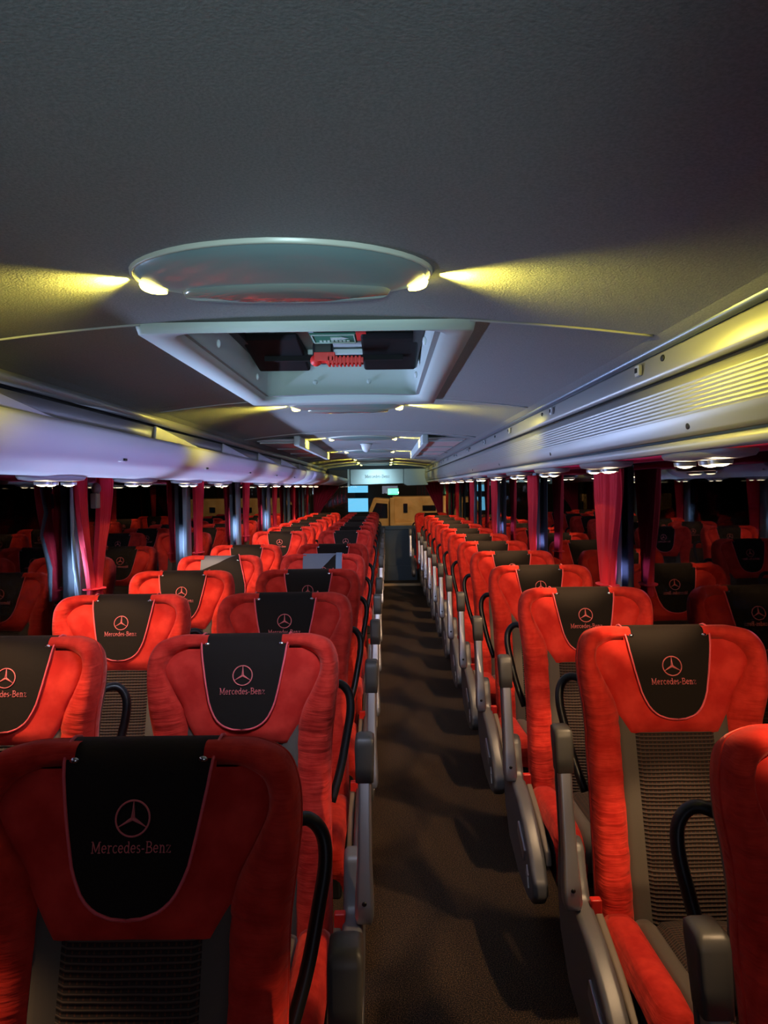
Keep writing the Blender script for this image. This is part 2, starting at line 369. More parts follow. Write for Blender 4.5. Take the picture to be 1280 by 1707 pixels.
# ------------------------------------------------------------------ oval ceiling lamps with yellow LEDs at both ends
lampY = [(1.365, 'in front of the roof hatch'), (3.55, 'just behind the roof hatch'), (5.85, 'between the roof hatch and the white dome sensor'),
         (8.0, 'first one past the white dome sensor'), (10.2, 'third from the rear panel'), (11.4, 'second from the rear panel'), (12.6, 'right next to the rear panel')]
LW, LD = 0.265, 0.175
for li, (y, wh) in enumerate(lampY):
    z = hc(XC)
    L = thing('ceiling_lamp', 'oval ceiling lamp with yellow ends, ' + wh, 'lamp', (XC, y, z), 'oval lamps along the ceiling')
    def ring(k, dz, sx=1, sy=1, oy=0): return [(LW * k * sx * math.cos(2 * PI * i / 48), oy + LD * k * sy * math.sin(2 * PI * i / 48), hc(XC + LW * k * sx * math.cos(2 * PI * i / 48)) - z + dz) for i in range(48)]
    MB().loft([ring(1.0, 0.002), ring(0.995, -0.006), ring(0.982, -0.009), ring(0.972, -0.006), ring(0.965, 0.0)], close_u=True).build('rim', 'lamp_rim', L, smooth=True)
    MB().loft([ring(0.97, -0.004), ring(0.93, -0.012), ring(0.8, -0.020), ring(0.5, -0.026), ring(0.2, -0.028), ring(0.01, -0.028)], close_u=True).build('lens', 'lamp_lens', L, smooth=True)
    if li < 2:
        MB().loft([ring(0.72, -0.022, 1, .55, 0.055), ring(0.70, -0.030, 1, .55, 0.055), ring(0.4, -0.036, 1, .55, 0.055), ring(0.01, -0.037, 1, .55, 0.055)], close_u=True).build('inner_lens', 'lamp_lens_inner', L, smooth=True)
    for s in (-1, 1):
        pts = []
        for k in range(9):
            a = (0.05 + 0.42 * k / 8)
            pts.append((s * LW * 0.955 * math.cos(a), LD * 0.955 * math.sin(a), hc(XC + LW * 0.95 * math.cos(a)) - z - 0.014))
        MB().tube(pts, [0.003, 0.006, 0.008, 0.009, 0.009, 0.008, 0.007, 0.005, 0.003], 8).build('led_strip', 'led_yellow', L, smooth=True)
        light('led_beam', 'SPOT', (s * (LW + 0.010), 0.02, -0.015), (s * 1.0, 0.12, -0.055), 14 if li < 1 else 10 if li < 2 else 7, (1.0, 0.83, 0.10), L, spot_size=math.radians(104), spot_blend=1.0, shadow_soft_size=0.006)
    light('lamp_fill', 'SPOT', (0, 0.05, -0.07), (-0.30, 1.15, -0.85) if li < 5 else (0, 1.6, -0.10 if li == 5 else -0.8), 30 if li < 3 else 13 if li < 5 else 22, (0.66, 0.74, 1.0) if li < 5 else (0.55, 0.85, 0.95), L, spot_size=math.radians(95), spot_blend=1.0, shadow_soft_size=0.12)  # cool spot added under each lamp to brighten seats and the rear end
# dome sensor
o = MB().ellipsoid((0, 0, 0), (0.045, 0.045, 0.07), 20, 8, half=-1).ellipsoid((0, 0, 0.0), (0.055, 0.055, 0.012), 20, 6).build('dome_sensor', 'sensor_white', smooth=True)
o.location = (XC + 0.0, 6.75, hc(XC) - 0.008); tag(o, 'small white dome sensor on the ceiling beyond the second lamp', 'sensor')
# framed side panels of the second ceiling opening
for s, nm in ((-1, 'open-rack'), (1, 'closed-rack')):
    T = thing('ceiling_panel', 'raised pale ceiling panel with a lit edge rail on the %s side' % nm, 'ceiling panel', (XC + s * 0.5, 6.9, hc(XC + s * 0.5)))
    xa, xb = (-0.05, 0.24) if s > 0 else (-0.24, 0.05)
    MB().prism([(xa, -1.45), (xb, -1.45), (xb, 1.2), (xa, 1.2)], 2, -0.035, -0.012).build('panel', 'rack_pale', T, bevel=0.01)
    for yy in (-1.42, -0.55, 0.3, 1.15):
        MB().box(xa + 0.02, xb - 0.02, yy - 0.02, yy + 0.02, -0.046, -0.034).build('rib', 'rear_white', T, bevel=0.004)
    xr = xa if s > 0 else xb
    MB().box(xr - 0.022, xr + 0.022, -1.5, 1.25, -0.065, 0.005).build('rail', 'rear_white', T, bevel=0.008)

# ------------------------------------------------------------------ luggage racks
def extr(pts, y0, y1, n=1): return [[(x, y0 + (y1 - y0) * i / n, EYE + h) for x, h in pts] for i in range(n + 1)]
RR = thing('luggage_rack', 'closed silver overhead luggage rack with fine ribs along the single-seat side', 'luggage rack', (0, 0, 0))
YR = 13.1
MB().tube([(0.648, Y0, EYE + 0.323), (0.648, YR, EYE + 0.323)], 0.012, 10).build('rail', 'rail_blue_grey', RR, smooth=True)
MB().loft(extr([(0.660, 0.318), (0.652, 0.305), (0.645, 0.26), (0.646, 0.249), (0.66, 0.247)], Y0, YR)).build('upper_panel', 'rack_silver', RR, smooth=True, solid=0.003)
MB().loft(extr([(0.662, 0.248), (0.662, 0.236)], Y0, YR)).build('seal', 'bolt_black', RR, solid=0.004)
prof = [(0.662, 0.237), (0.650, 0.235), (0.642, 0.228)]
for i in range(0, 41):
    h = 0.215 - 0.07 * i / 40; prof.append((0.640 - 0.0014 * max(0, math.sin(i / 40 * 8 * 2 * PI)) ** 2 + 0.004 * i / 40, h))
prof += [(0.650, 0.13), (0.655, 0.112), (0.66, 0.104), (0.668, 0.103)]
MB().loft(extr(prof, Y0, YR)).build('door_panel', 'rack_silver', RR, smooth=True, solid=0.002)
MB().loft(extr([(0.668, 0.103), (0.672, 0.098), (0.665, 0.094)], Y0, YR)).build('lower_seal', 'rail_blue_grey', RR, solid=0.002)
MB().loft(extr([(0.664, 0.095), (0.664, 0.082), (0.672, 0.074), (0.70, 0.073)], Y0, YR)).build('lower_lip', 'rack_pale', RR, smooth=True, solid=0.002)
MB().loft(extr([(0.69, 0.075), (0.82, 0.078), (1.04, 0.088)], Y0, YR)).build('underside', 'crimson_fabric', RR, smooth=True, solid=0.004)
for k in range(9):
    y = 1.96 + 1.03 * k
    lock = MB().box(0.634, 0.6445, y - 0.016, y + 0.016, EYE + 0.272, EYE + 0.300).build('lock', 'seam_white', RR, bevel=0.003)
    MB().box(0.631, 0.634, y - 0.006, y + 0.006, EYE + 0.280, EYE + 0.292).build('slot', 'bolt_black', lock)
for k in range(7):
    y = 1.81 + 1.4 * k
    MB().ellipsoid((0.6465, y, EYE + 0.293), (0.004, 0.011, 0.008), 12, 6).build('screw', 'dark_steel', RR, smooth=True)
    MB().ellipsoid((0.651, y - 0.14, EYE + 0.124), (0.003, 0.011, 0.008), 12, 6).build('screw', 'dark_steel', RR, smooth=True)

LR = thing('luggage_rack', 'open overhead luggage rack with a smooth pale lip along the two-seat side', 'luggage rack', (0, 0, 0))
YE = 8.3
MB().loft(extr([(-1.005, 0.322), (-1.012, 0.30), (-1.02, 0.288)], Y0, 12.96)).build('cove', 'rack_silver', LR, smooth=True, solid=0.003)
MB().loft(extr([(-1.06, 0.29), (-1.06, 0.272)], Y0, 12.96)).build('gap_strip', 'bolt_black', LR, solid=0.004)
MB().loft(extr([(-1.03, 0.278), (-1.035, 0.225), (-1.045, 0.215)], Y0, 12.96)).build('fascia', 'rack_silver', LR, smooth=True, solid=0.004)
def lipprof(o=0.0):
    pts = [(-0.905, 0.150), (-0.888, 0.190), (-0.878, 0.193), (-0.868, 0.178), (-0.875, 0.14), (-0.90, 0.105), (-0.935, 0.086), (-0.945, 0.083), (-1.0, 0.062), (-1.05, 0.050), (-1.06, 0.055)]
    return [(x + o, h) for x, h in pts]
MB().loft(extr(lipprof(), Y0, YE)).build('lip_panel', 'rack_pale', LR, smooth=True, solid=0.004)
MB().loft(extr(lipprof(0.06), YE + 0.2, 11.0) ).build('lip_panel', 'rack_pale', LR, smooth=True, solid=0.004)
r1 = [(x, YE, EYE + h) for x, h in lipprof()]; r2 = [(x, YE + 0.2, EYE + h) for x, h in lipprof(0.06)]
MB().loft([r1, r2]).build('lip_joint', 'rear_white', LR, smooth=True, solid=0.006)
r1 = [(x, 11.0, EYE + h) for x, h in lipprof(0.06)]; r2 = [(x, 12.96, EYE + h * 0.75) for x, h in lipprof(0.22)]
MB().loft([r1, r2]).build('lip_panel', 'rack_pale', LR, smooth=True, solid=0.004)
MB().loft(extr([(-0.93, 0.105), (-1.0, 0.088), (-1.41, 0.10)], Y0, 12.96)).build('shelf', 'rack_inside', LR, solid=0.004)
MB().loft(extr([(-1.05, 0.052), (-1.2, 0.058), (-1.41, 0.075)], Y0, 12.96)).build('underside', 'crimson_fabric', LR, solid=0.004)
for y in (0.6, 1.82, 3.38, 4.77, 6.1, 7.4, 8.9, 10.2):
    b_ = MB()
    b_.add([(-1.022, y, EYE + 0.282), (-1.028, y, EYE + 0.205), (-0.884, y + 0.24, EYE + 0.188), (-1.010, y, EYE + 0.282), (-1.016, y, EYE + 0.205), (-0.872, y + 0.24, EYE + 0.192)],
           [(0, 1, 2), (3, 5, 4), (0, 3, 4, 1), (1, 4, 5, 2), (2, 5, 3, 0)])
    b_.build('bracket', 'rack_silver', LR, bevel=0.003)
for k in range(6):
    y = 2.62 + 1.2 * k
    if y > 8: break
    c = MB(); c.box(-0.915, -0.896, y - 0.03, y + 0.03, EYE + 0.098, EYE + 0.112)
    cl = c.build('clip', 'seam_white', LR, bevel=0.004)
    MB().box(-0.893, -0.888, y - 0.013, y + 0.013, EYE + 0.101, EYE + 0.109).build('slot', 'bolt_black', cl)

# ------------------------------------------------------------------ lettering built from strokes
def arc(cx, cy, rx, ry, a0, a1, n=10): return [(cx + rx * math.cos(math.radians(a0 + (a1 - a0) * i / n)), cy + ry * math.sin(math.radians(a0 + (a1 - a0) * i / n))) for i in range(n + 1)]
XH = 0.66
GL = {
 'M': (1.0, [[(0.18, 0), (0.18, 1)], [(0.18, 1), (0.5, 0.08)], [(0.5, 0.08), (0.82, 1)], [(0.82, 1), (0.82, 0)], [(0.06, 0), (0.30, 0)], [(0.70, 0), (0.96, 0)], [(0.04, 1), (0.18, 1)], [(0.82, 1), (0.96, 1)]]),
 'e': (0.52, [[(0.06, 0.36)] + [(0.44, 0.36)] + arc(0.25, 0.34, 0.20, 0.32, 5, 320, 16)]),
 'r': (0.46, [[(0.14, 0), (0.14, XH)], [(0.03, 0), (0.27, 0)], [(0.03, XH), (0.14, XH)], [(0.14, 0.42)] + arc(0.32, 0.42, 0.15, 0.22, 150, 50, 6)]),
 'c': (0.50, [arc(0.27, 0.33, 0.21, 0.33, 45, 320, 16)]),
 'd': (0.60, [arc(0.26, 0.33, 0.20, 0.33, 0, 360, 18), [(0.46, 0), (0.46, 1)], [(0.36, 1), (0.46, 1)], [(0.46, 0), (0.57, 0)]]),
 's': (0.42, [arc(0.20, 0.50, 0.14, 0.16, 30, 270, 10) + arc(0.20, 0.17, 0.15, 0.17, 90, -150, 10)]),
 '-': (0.36, [[(0.05, 0.33), (0.29, 0.33)]]),
 'B': (0.72, [[(0.16, 0), (0.16, 1)], [(0.04, 1), (0.36, 1)] + arc(0.36, 0.76, 0.20, 0.24, 90, -90, 8) + [(0.16, 0.52)], [(0.36, 0.52)] + arc(0.38, 0.26, 0.26, 0.26, 90, -90, 8) + [(0.04, 0)]]),
 'n': (0.62, [[(0.14, 0), (0.14, XH)], [(0.03, 0), (0.25, 0)], [(0.03, XH), (0.14, XH)], [(0.14, 0.42)] + arc(0.31, 0.42, 0.15, 0.23, 160, 0, 8) + [(0.46, 0)], [(0.36, 0), (0.58, 0)]]),
 'z': (0.48, [[(0.06, XH - 0.12), (0.06, XH), (0.42, XH), (0.05, 0), (0.43, 0), (0.43, 0.13)]]),
}
TEXT = 'Mercedes-Benz'
TW = sum(GL[c][0] for c in TEXT) + 0.05 * (len(TEXT) - 1)
def strokes(width):
    k = width / TW; x = -width / 2; out = []
    for c in TEXT:
        for st in GL[c][1]: out.append([(x + px * k, py * k) for px, py in st])
        x += (GL[c][0] + 0.05) * k
    return out
def starpts(R, r):
    return [((R if i % 2 == 0 else r) * math.cos(PI / 2 + i * PI / 3), (R if i % 2 == 0 else r) * math.sin(PI / 2 + i * PI / 3)) for i in range(6)]

# ------------------------------------------------------------------ the coach seat (faces -Y, its origin on the floor under the headrest top)
AL = math.radians(17)
TV, NV, B0 = Vector((0, math.sin(AL), math.cos(AL))), Vector((0, -math.cos(AL), math.sin(AL))), Vector((0, -0.22, 0.43))
def S(u, v, h=0.0): return Vector((u, 0, 0)) + B0 + TV * v + NV * h
def H(u, v): return 0.055 * ss(0.115, 0.25, abs(u)) * ss(0.40, 0.58, v) * (1 - 0.35 * ss(0.68, 0.76, v))
OUT = catmull([(.236, -.03, 0), (.234, .1, 0), (.231, .25, 0), (.229, .38, 0), (.233, .48, 0), (.244, .56, 0), (.251, .63, 0), (.247, .69, 0), (.226, .732, 0), (.185, .750, 0), (.15, .754, 0), (.10, .754, 0)], 5)
INN = catmull([(.150, -.03, 0), (.146, .1, 0), (.143, .25, 0), (.142, .38, 0), (.143, .48, 0), (.158, .55, 0), (.186, .605, 0), (.206, .652, 0), (.199, .690, 0), (.172, .708, 0), (.145, .713, 0), (.10, .713, 0)], 5)
ITAB = sorted([(p.y, p.x) for p in INN[20:]])
def hwid(v):
    if v < 0.555: return interp([(0.46, 0.118), (0.468, 0.126), (0.49, 0.138), (0.52, 0.154), (0.555, 0.168)], v)
    return max(interp(ITAB, v) + 0.004, 0.1)
def Hh(u, v):
    w_ = hwid(min(v, 0.712)); p = max(0, 1 - (abs(u) / w_) ** 4)
    base = H(u, v) + 0.012 + 0.028 * p * ss(0.452, 0.50, v)
    return base * (1 - ss(0.655, 0.70, v)) + 0.036 * ss(0.655, 0.70, v)
def head(u, q, e=0.0):
    # follows the headrest front, then wraps over its top to the back
    R = 0.054; r = R + e
    if q <= 0.70: return S(u, q, Hh(u, q) + e)
    a = (q - 0.70) / R
    if a <= PI: return S(u, 0.70 + math.sin(a) * r, -0.018 + math.cos(a) * r)
    return S(u, 0.70 - (q - 0.70 - PI * R), -0.018 - r)
MESH = {}
def band(s):
    rows = []
    for i, (o, n) in enumerate(zip(OUT, INN)):
        ox, ov, ix, iv = o.x, o.y, n.x, n.y
        d = Vector((ox - ix, ov - iv)); L = d.length; d /= L
        wr = 0.0026 * math.sin(ov * 95 + 1.5 * math.sin(ov * 31)) * ss(-.03, .05, ov) * (1 - ss(.5, .62, ov))
        row = []
        row.append(S(s * (ox - d.x * 0.03), ov - d.y * 0.03, -0.085 + H(ox, ov)))
        row.append(S(s * (ox - d.x * 0.008), ov - d.y * 0.008, -0.072 + H(ox, ov) * 0.9))
        row.append(S(s * ox, ov, -0.045 + H(ox, ov)))
        row.append(S(s * (ox + d.x * 0.002), ov + d.y * 0.002, -0.012 + H(ox, ov)))
        for k in range(1, 11):
            t = k / 10; uu = ox + (ix - ox) * t; vv = ov + (iv - ov) * t
            hh = 0.034 * (1 - abs(2 * (t * 0.86 + 0.14) - 1.08) ** 2.6) - 0.004 + wr
            row.append(S(s * uu, vv, H(uu, vv) * 1.0 + hh + 0.012 * (t if ov > 0.5 else 0)))
        row.append(S(s * (ix - d.x * 0.004), iv - d.y * 0.004, H(ix, iv) - 0.012))
        rows.append(row)
    return MB().loft(rows)
def strip(s):
    rows = []
    for i in range(25):
        v = -0.03 + 0.60 * i / 24
        rows.append([S(s * (0.105 + 0.05 * k / 5), v, 0.010 + 0.004 * math.sin(PI * k / 5) - (0.014 if k in (5,) else 0)) for k in range(6)])
    return MB().loft(rows)
def centre():
    rows = []
    for i in range(41):
        v = -0.03 + 0.54 * i / 40
        g = 0.0
        for vg in (0.13, 0.285): g -= 0.007 * math.exp(-((v - vg) / 0.006) ** 2)
        rows.append([S(-0.112 + 0.224 * k / 12, v, 0.016 + g + 0.004 * math.sin(PI * k / 12) - (0.010 if k in (0, 12) else 0)) for k in range(13)])
    return MB().loft(rows)
def headrest():
    m_ = MB(); rows = []
    for i in range(27):
        v = 0.458 + (0.712 - 0.458) * i / 26; w_ = hwid(v)
        rows.append([S(w_ * k / 14, v, Hh(w_ * k / 14, v) - (0.016 if abs(k) == 14 else 0) - (0.02 if i == 0 else 0)) for k in range(-14, 15)])
    m_.loft(rows)
    rows = [[head(0.12 * k / 6, 0.69 + 0.25 * i / 16) for k in range(-6, 7)] for i in range(17)]
    return m_.loft(rows)
CT = [(0.500, 0.0), (0.502, 0.022), (0.508, 0.042), (0.520, 0.060), (0.54, 0.075), (0.57, 0.087), (0.62, 0.098), (0.68, 0.109), (0.74, 0.118), (0.95, 0.118)]
def cover(rot=0, du=0, dv=0, e=0.005):
    qs = [0.500, 0.502, 0.505, 0.510, 0.516, 0.524] + [0.535 + 0.0185 * i for i in range(23)]
    def P(u, q, ee):
        if rot or du or dv:
            cu, cv = 0, 0.64; c, s_ = math.cos(rot), math.sin(rot)
            u, q = du + (u - cu) * c - (q - cv) * s_, dv + cv + (u - cu) * s_ + (q - cv) * c
            if q > 0.77: q = 0.77
            if q < 0.46: return S(u, q, 0.045 + ee)
            return head(u, q, ee + 0.004)
        return head(u, q, ee)
    if rot or du or dv: qs = [q for q in qs if q < 0.765]
    rows = [[P(interp(CT, q) * k / 10, q, e) for k in range(-10, 11)] for q in qs]
    edge = [P(-interp(CT, q), q, e + 0.001) for q in qs[::-1]] + [P(interp(CT, q), q, e + 0.001) for q in qs]
    return MB().loft(rows), MB().tube(edge, 0.0026, 6), P
def emblem(P, e=0.007):
    m_ = MB(); v0 = 0.640; R = 0.0255
    m_.tube([P(R * math.cos(2 * PI * i / 36), v0 + R * math.sin(2 * PI * i / 36), e) for i in range(36)], 0.0015, 6, closed=True)
    sp = starpts(R, R * 0.13)
    top = [P(0, v0, e + 0.002)] + [P(x, v0 + y, e) for x, y in sp] + [P(x, v0 + y, e - 0.0025) for x, y in sp]
    m_.add(top, [(0, 1 + i, 1 + (i + 1) % 6) for i in range(6)] + [(1 + i, 7 + i, 7 + (i + 1) % 6, 1 + (i + 1) % 6) for i in range(6)])
    for x, y in sp[::2]: m_.tube([P(0, v0, e), P(x, v0 + y, e)], [0.0022, 0.0008], 6)
    return m_
def lettering(P, e=0.0065):
    m_ = MB()
    for st in strokes(0.120):
        pts = [P(x, 0.592 + y, e) for x, y in st]
        m_.tube(pts, 0.00085, 5)
    return m_
def cov_parts(seat, cov):
    m_, pp, P = cov
    c = m_.build('headrest_cover', 'black_velvet', seat, smooth=True, fix=False)
    pp.build('piping', 'pink_piping', c, smooth=True)
    emblem(P).build('emblem', 'pink_thread', c, smooth=True); lettering(P).build('lettering', 'pink_thread', c, smooth=True)
    for s in (-1, 1): MB().ellipsoid(P(s * 0.100, 0.722, 0.006), (0.008, 0.005, 0.005), 12, 6).build('snap', 'chrome', c, smooth=True)
    return c
def grab(s):
    pts = catmull([(.20, .02, .99), (.245, .045, 1.0), (.272, .05, .975), (.279, .04, .93), (.268, .02, .86), (.252, -.01, .78), (.228, -.045, .70)], 6)
    return MB().tube([(s * p.x, p.y, p.z) for p in pts], 0.012, 8, rx=0.017)
def housing(s):
    poly = [(-.10, .60), (-.16, .635), (-.20, .62), (-.225, .555), (-.255, .515), (-.30, .505), (-.40, .49), (-.52, .45), (-.62, .395), (-.675, .335), (-.68, .295), (-.64, .255), (-.55, .235), (-.40, .235), (-.22, .27), (-.12, .36), (-.085, .48)]
    xa, xb = sorted((s * 0.268, s * 0.318)); return MB().prism(poly, 0, xa, xb)
def seat(kind, s, full):
    T = thing('coach_seat', 'seat', 'seat')
    # backrest shell
    rows = []
    for i in range(0, len(OUT), 2):
        o = OUT[i]; x = o.x - 0.012; hb_ = -0.085 + H(o.x, o.y)
        rows.append([S(-x, o.y - 0.012, hb_ + 0.05), S(-x, o.y - 0.012, hb_), S(-x * 0.75, o.y - 0.012, -0.105), S(0, o.y - 0.012, -0.112), S(x * 0.75, o.y - 0.012, -0.105), S(x, o.y - 0.012, hb_), S(x, o.y - 0.012, hb_ + 0.05)])
    MB().loft(rows).build('backrest', 'tan_plastic', T, smooth=True, solid=0.006)
    for k in (-1, 1): band(k).build('bolster', 'red_velvet', T, smooth=True, label='red velvet side bolster')
    for k in (-1, 1):
        e = [S(k * (o.x + 0.001), o.y, -0.018 + H(o.x, o.y)) for o in OUT]
        MB().tube(e, 0.0032, 6).build('piping', 'red_velvet_smooth', T, smooth=True)
        strip(k).build('side_strip', 'grey_cloth', T, smooth=True)
    centre().build('back_panel', 'ribbed_fabric', T, smooth=True, label='ribbed dark fabric back panel')
    headrest().build('headrest', 'red_velvet_smooth', T, smooth=True, fix=False)
    if kind == 'neat': cov_parts(T, cover())
    elif kind == 'askew':
        rows = [[head(0.118 * k / 8, 0.53 + 0.03 * i, 0.003) for k in range(-8, 9)] for i in range(11)]
        MB().loft(rows).build('fastening_patch', 'grey_patch', T, smooth=True, fix=False)
        cov_parts(T, cover(0.42, 0.045, -0.045, 0.010))
    elif kind == 'pulled':
        rows = [[head((0.118 - 0.02 * (7 - i) / 7) * k / 8, 0.52 + 0.027 * i, 0.011) for k in range(-8, 9)] for i in range(10)]
        cov_parts(T, cover())
        rows = []
        for i in range(12):
            q = 0.755 - 0.125 * i / 11
            rows.append([head(-0.118 + (0.205 - 0.12 * i / 11) * k / 8, q, 0.011) for k in range(9)])
        MB().loft(rows).build('folded_lining', 'grey_patch', T, smooth=True, fix=False, label='grey lining folded over the cover')
        MB().loft([[head(0.078 + 0.036 * k / 3, 0.60 + 0.02 * i, 0.014) for k in range(4)] for i in range(9)]).build('strap', 'blue_strap', T, smooth=True, fix=False)
    # cushion
    def cus(x0, x1, puff, edge=0.0):
        rows = []
        prof_ = [(-0.235, 0.395), (-0.235, 0.435), (-0.28, 0.448), (-0.36, 0.452), (-0.46, 0.458), (-0.56, 0.466), (-0.63, 0.462), (-0.665, 0.44), (-0.675, 0.40), (-0.665, 0.35)]
        for (y, z) in prof_:
            rows.append([(x0 + (x1 - x0) * k / 8, y, z + puff * (1 - abs(2 * k / 8 - 1) ** 3) - (0.02 if (k in (0, 8)) else 0)) for k in range(9)])
        return MB().loft(rows)
    cus(-0.115, 0.115, 0.010).build('cushion', 'ribbed_fabric_flat', T, smooth=True, label='ribbed dark fabric seat cushion')
    for k in (-1, 1):
        cus(k * 0.108, k * 0.158, 0.014).build('cushion_strip', 'grey_cloth', T, smooth=True)
        xa, xb = sorted((k * 0.15, k * 0.245)); cus(xa, xb, 0.030).build('cushion_side', 'red_velvet', T, smooth=True)
    MB().box(-0.235, 0.235, -0.64, -0.12, 0.30, 0.40).build('base', 'dark_steel', T, bevel=0.01)
    MB().prism([(-0.50, 0.0), (-0.10, 0.0), (-0.18, 0.30), (-0.50, 0.30)], 0, -0.03, 0.03).build('pedestal', 'dark_steel', T, bevel=0.005)
    grab(s).build('grab_handle', 'gloss_black', T, smooth=True)
    # seat belt buckle on its stalk
    bk = MB().box(s * 0.262 - 0.014, s * 0.262 + 0.014, -0.285, -0.262, 0.47, 0.525).build('buckle', 'buckle_red', T, bevel=0.004)
    MB().box(s * 0.262 - 0.012, s * 0.262 + 0.012, -0.282, -0.262, 0.40, 0.473).build('buckle_stalk', 'gloss_black', bk, bevel=0.003)
    if full:
        hs = housing(s).build('side_housing', 'grey_plastic', T, bevel=0.014)
        xo = s * 0.318
        MB().prism([(-.44, .43), (-.56, .385), (-.545, .345), (-.43, .39)], 0, xo - 0.006, xo + 0.006).build('recline_lever', 'silver_plastic', hs, bevel=0.003)
        MB().prism([(-.585, .352), (-.57, .318), (-.585, .318), (-.60, .285), (-.615, .293), (-.60, .322), (-.61, .33)], 0, xo - 0.003 , xo + 0.003).build('arrow_mark', 'white_mark', hs)
        # a light grey inner fairing beside the cushion
        MB().prism([(-.24, .50), (-.30, .49), (-.45, .455), (-.60, .40), (-.62, .36), (-.30, .36), (-.22, .42)], 0, *sorted((s * 0.246, s * 0.266))).build('fairing', 'tan_plastic', hs, bevel=0.006)
        # raised armrest: grey arm, pad on top
        A0, A1 = Vector((s * 0.322, -0.285, 0.505)), Vector((s * 0.325, -0.195, 0.90))
        rows = []
        for t, wx, wy in ((0, .010, .010), (0.01, .019, .018), (0.05, .023, .023), (0.12, .023, .024), (0.35, .018, .021), (0.7, .0165, .019), (0.95, .017, .019), (1.0, .016, .019)):
            p = A0.lerp(A1, t); rows.append([p + Vector((wx * math.copysign(abs(math.cos(a_)) ** 0.35, math.cos(a_)), wy * math.copysign(abs(math.sin(a_)) ** 0.35, math.sin(a_)), 0)) for a_ in [2 * PI * (k + 0.5) / 16 for k in range(16)]])
        ar = MB().loft(rows, close_u=True, cap=True).build('armrest', 'silver_plastic', T, smooth=False, bevel=0.004)
        rows = []
        for t, wx, wy in ((0.80, .020, .021), (0.805, .0225, .024), (0.9, .0235, .027), (1.02, .0245, .031), (1.06, .0235, .030), (1.075, .017, .022)):
            p = A0.lerp(A1, t) + Vector((0, 0.004, 0)); rows.append([p + Vector((wx * math.copysign(abs(math.cos(a_)) ** 0.28, math.cos(a_)), wy * math.copysign(abs(math.sin(a_)) ** 0.28, math.sin(a_)), 0)) for a_ in [2 * PI * (k + 0.5) / 16 for k in range(16)]])
        MB().loft(rows, close_u=True, cap=True).build('pad', 'dark_rubber', ar, smooth=True)
        MB().loft([[A0.lerp(A1, t) + Vector((s * 0.0 - 0.018 * k, 0.026, 0)) for k in (-1, 1)] for t in (0.1, 0.9)]).build('arm_back', 'dark_rubber', ar, solid=0.012)
        MB().ellipsoid(A0.lerp(A1, 0.13) + Vector((0, -0.0245, 0)), (0.006, 0.003, 0.006), 12, 6).build('pivot_bolt', 'bolt_black', ar, smooth=True)
    return T
ROW = ['foremost', 'second', 'third', 'fourth', 'fifth', 'sixth', 'seventh', 'eighth', 'ninth', 'tenth', 'eleventh', 'twelfth', 'thirteenth']
lyr = [1.22, 2.10, 2.93, 3.77, 4.62, 5.46, 7.15, 8.0, 8.85, 9.7, 10.55, 11.4, 12.25]
ryr = [1.25, 2.15, 2.98, 3.83, 4.68, 5.53, 6.38, 7.23, 8.08, 8.93, 9.78, 10.6]
P1 = {}
def get(kind, s, full):
    k = (kind, s, full)
    if k in P1: return copy_tree(P1[k])
    P1[k] = seat(kind, s, full); return P1[k]
dz = {0: 0.0}
for i, y in enumerate(lyr):
    kd = 'pulled' if i == 4 else 'neat'
    t = get(kd, 1, True); t.location = (-0.39, y, 0)
    t['label'] = ('red velvet seat beside the aisle, %s row of the two-seat side' % ROW[i]) if i != 4 else 'red velvet seat with grey lining and blue strap pulled over its headrest'
    t['group'] = 'aisle seats of the two-seat side'
for i, y in enumerate(lyr):
    if i == 0: continue
    kd = 'askew' if i == 4 else 'neat'
    t = get(kd, 1, False); t.location = (-1.0 if i > 1 else -1.02, y, 0)
    t['label'] = ('red velvet window seat under the open rack, %s row from the front' % ROW[i]) if i != 4 else 'red velvet window seat whose black headrest cover hangs askew'
    t['group'] = 'window seats of the two-seat side'
for i, y in enumerate(ryr):
    t = get('neat', -1, True); t.location = (0.765 if i < 2 else 0.745, y, 0)
    t['label'] = 'red velvet single seat under the closed rack, %s from the front' % ROW[i]
    t['group'] = 'single seats opposite the pairs'
t = get('neat', -1, True); t.location = (0.66, 11.7, 0); t['label'] = 'red seat set closer to the aisle beside the dark rear bulkhead'; t['group'] = 'single seats opposite the pairs'
for k_, i_ in (('l', 3), ):
    pass

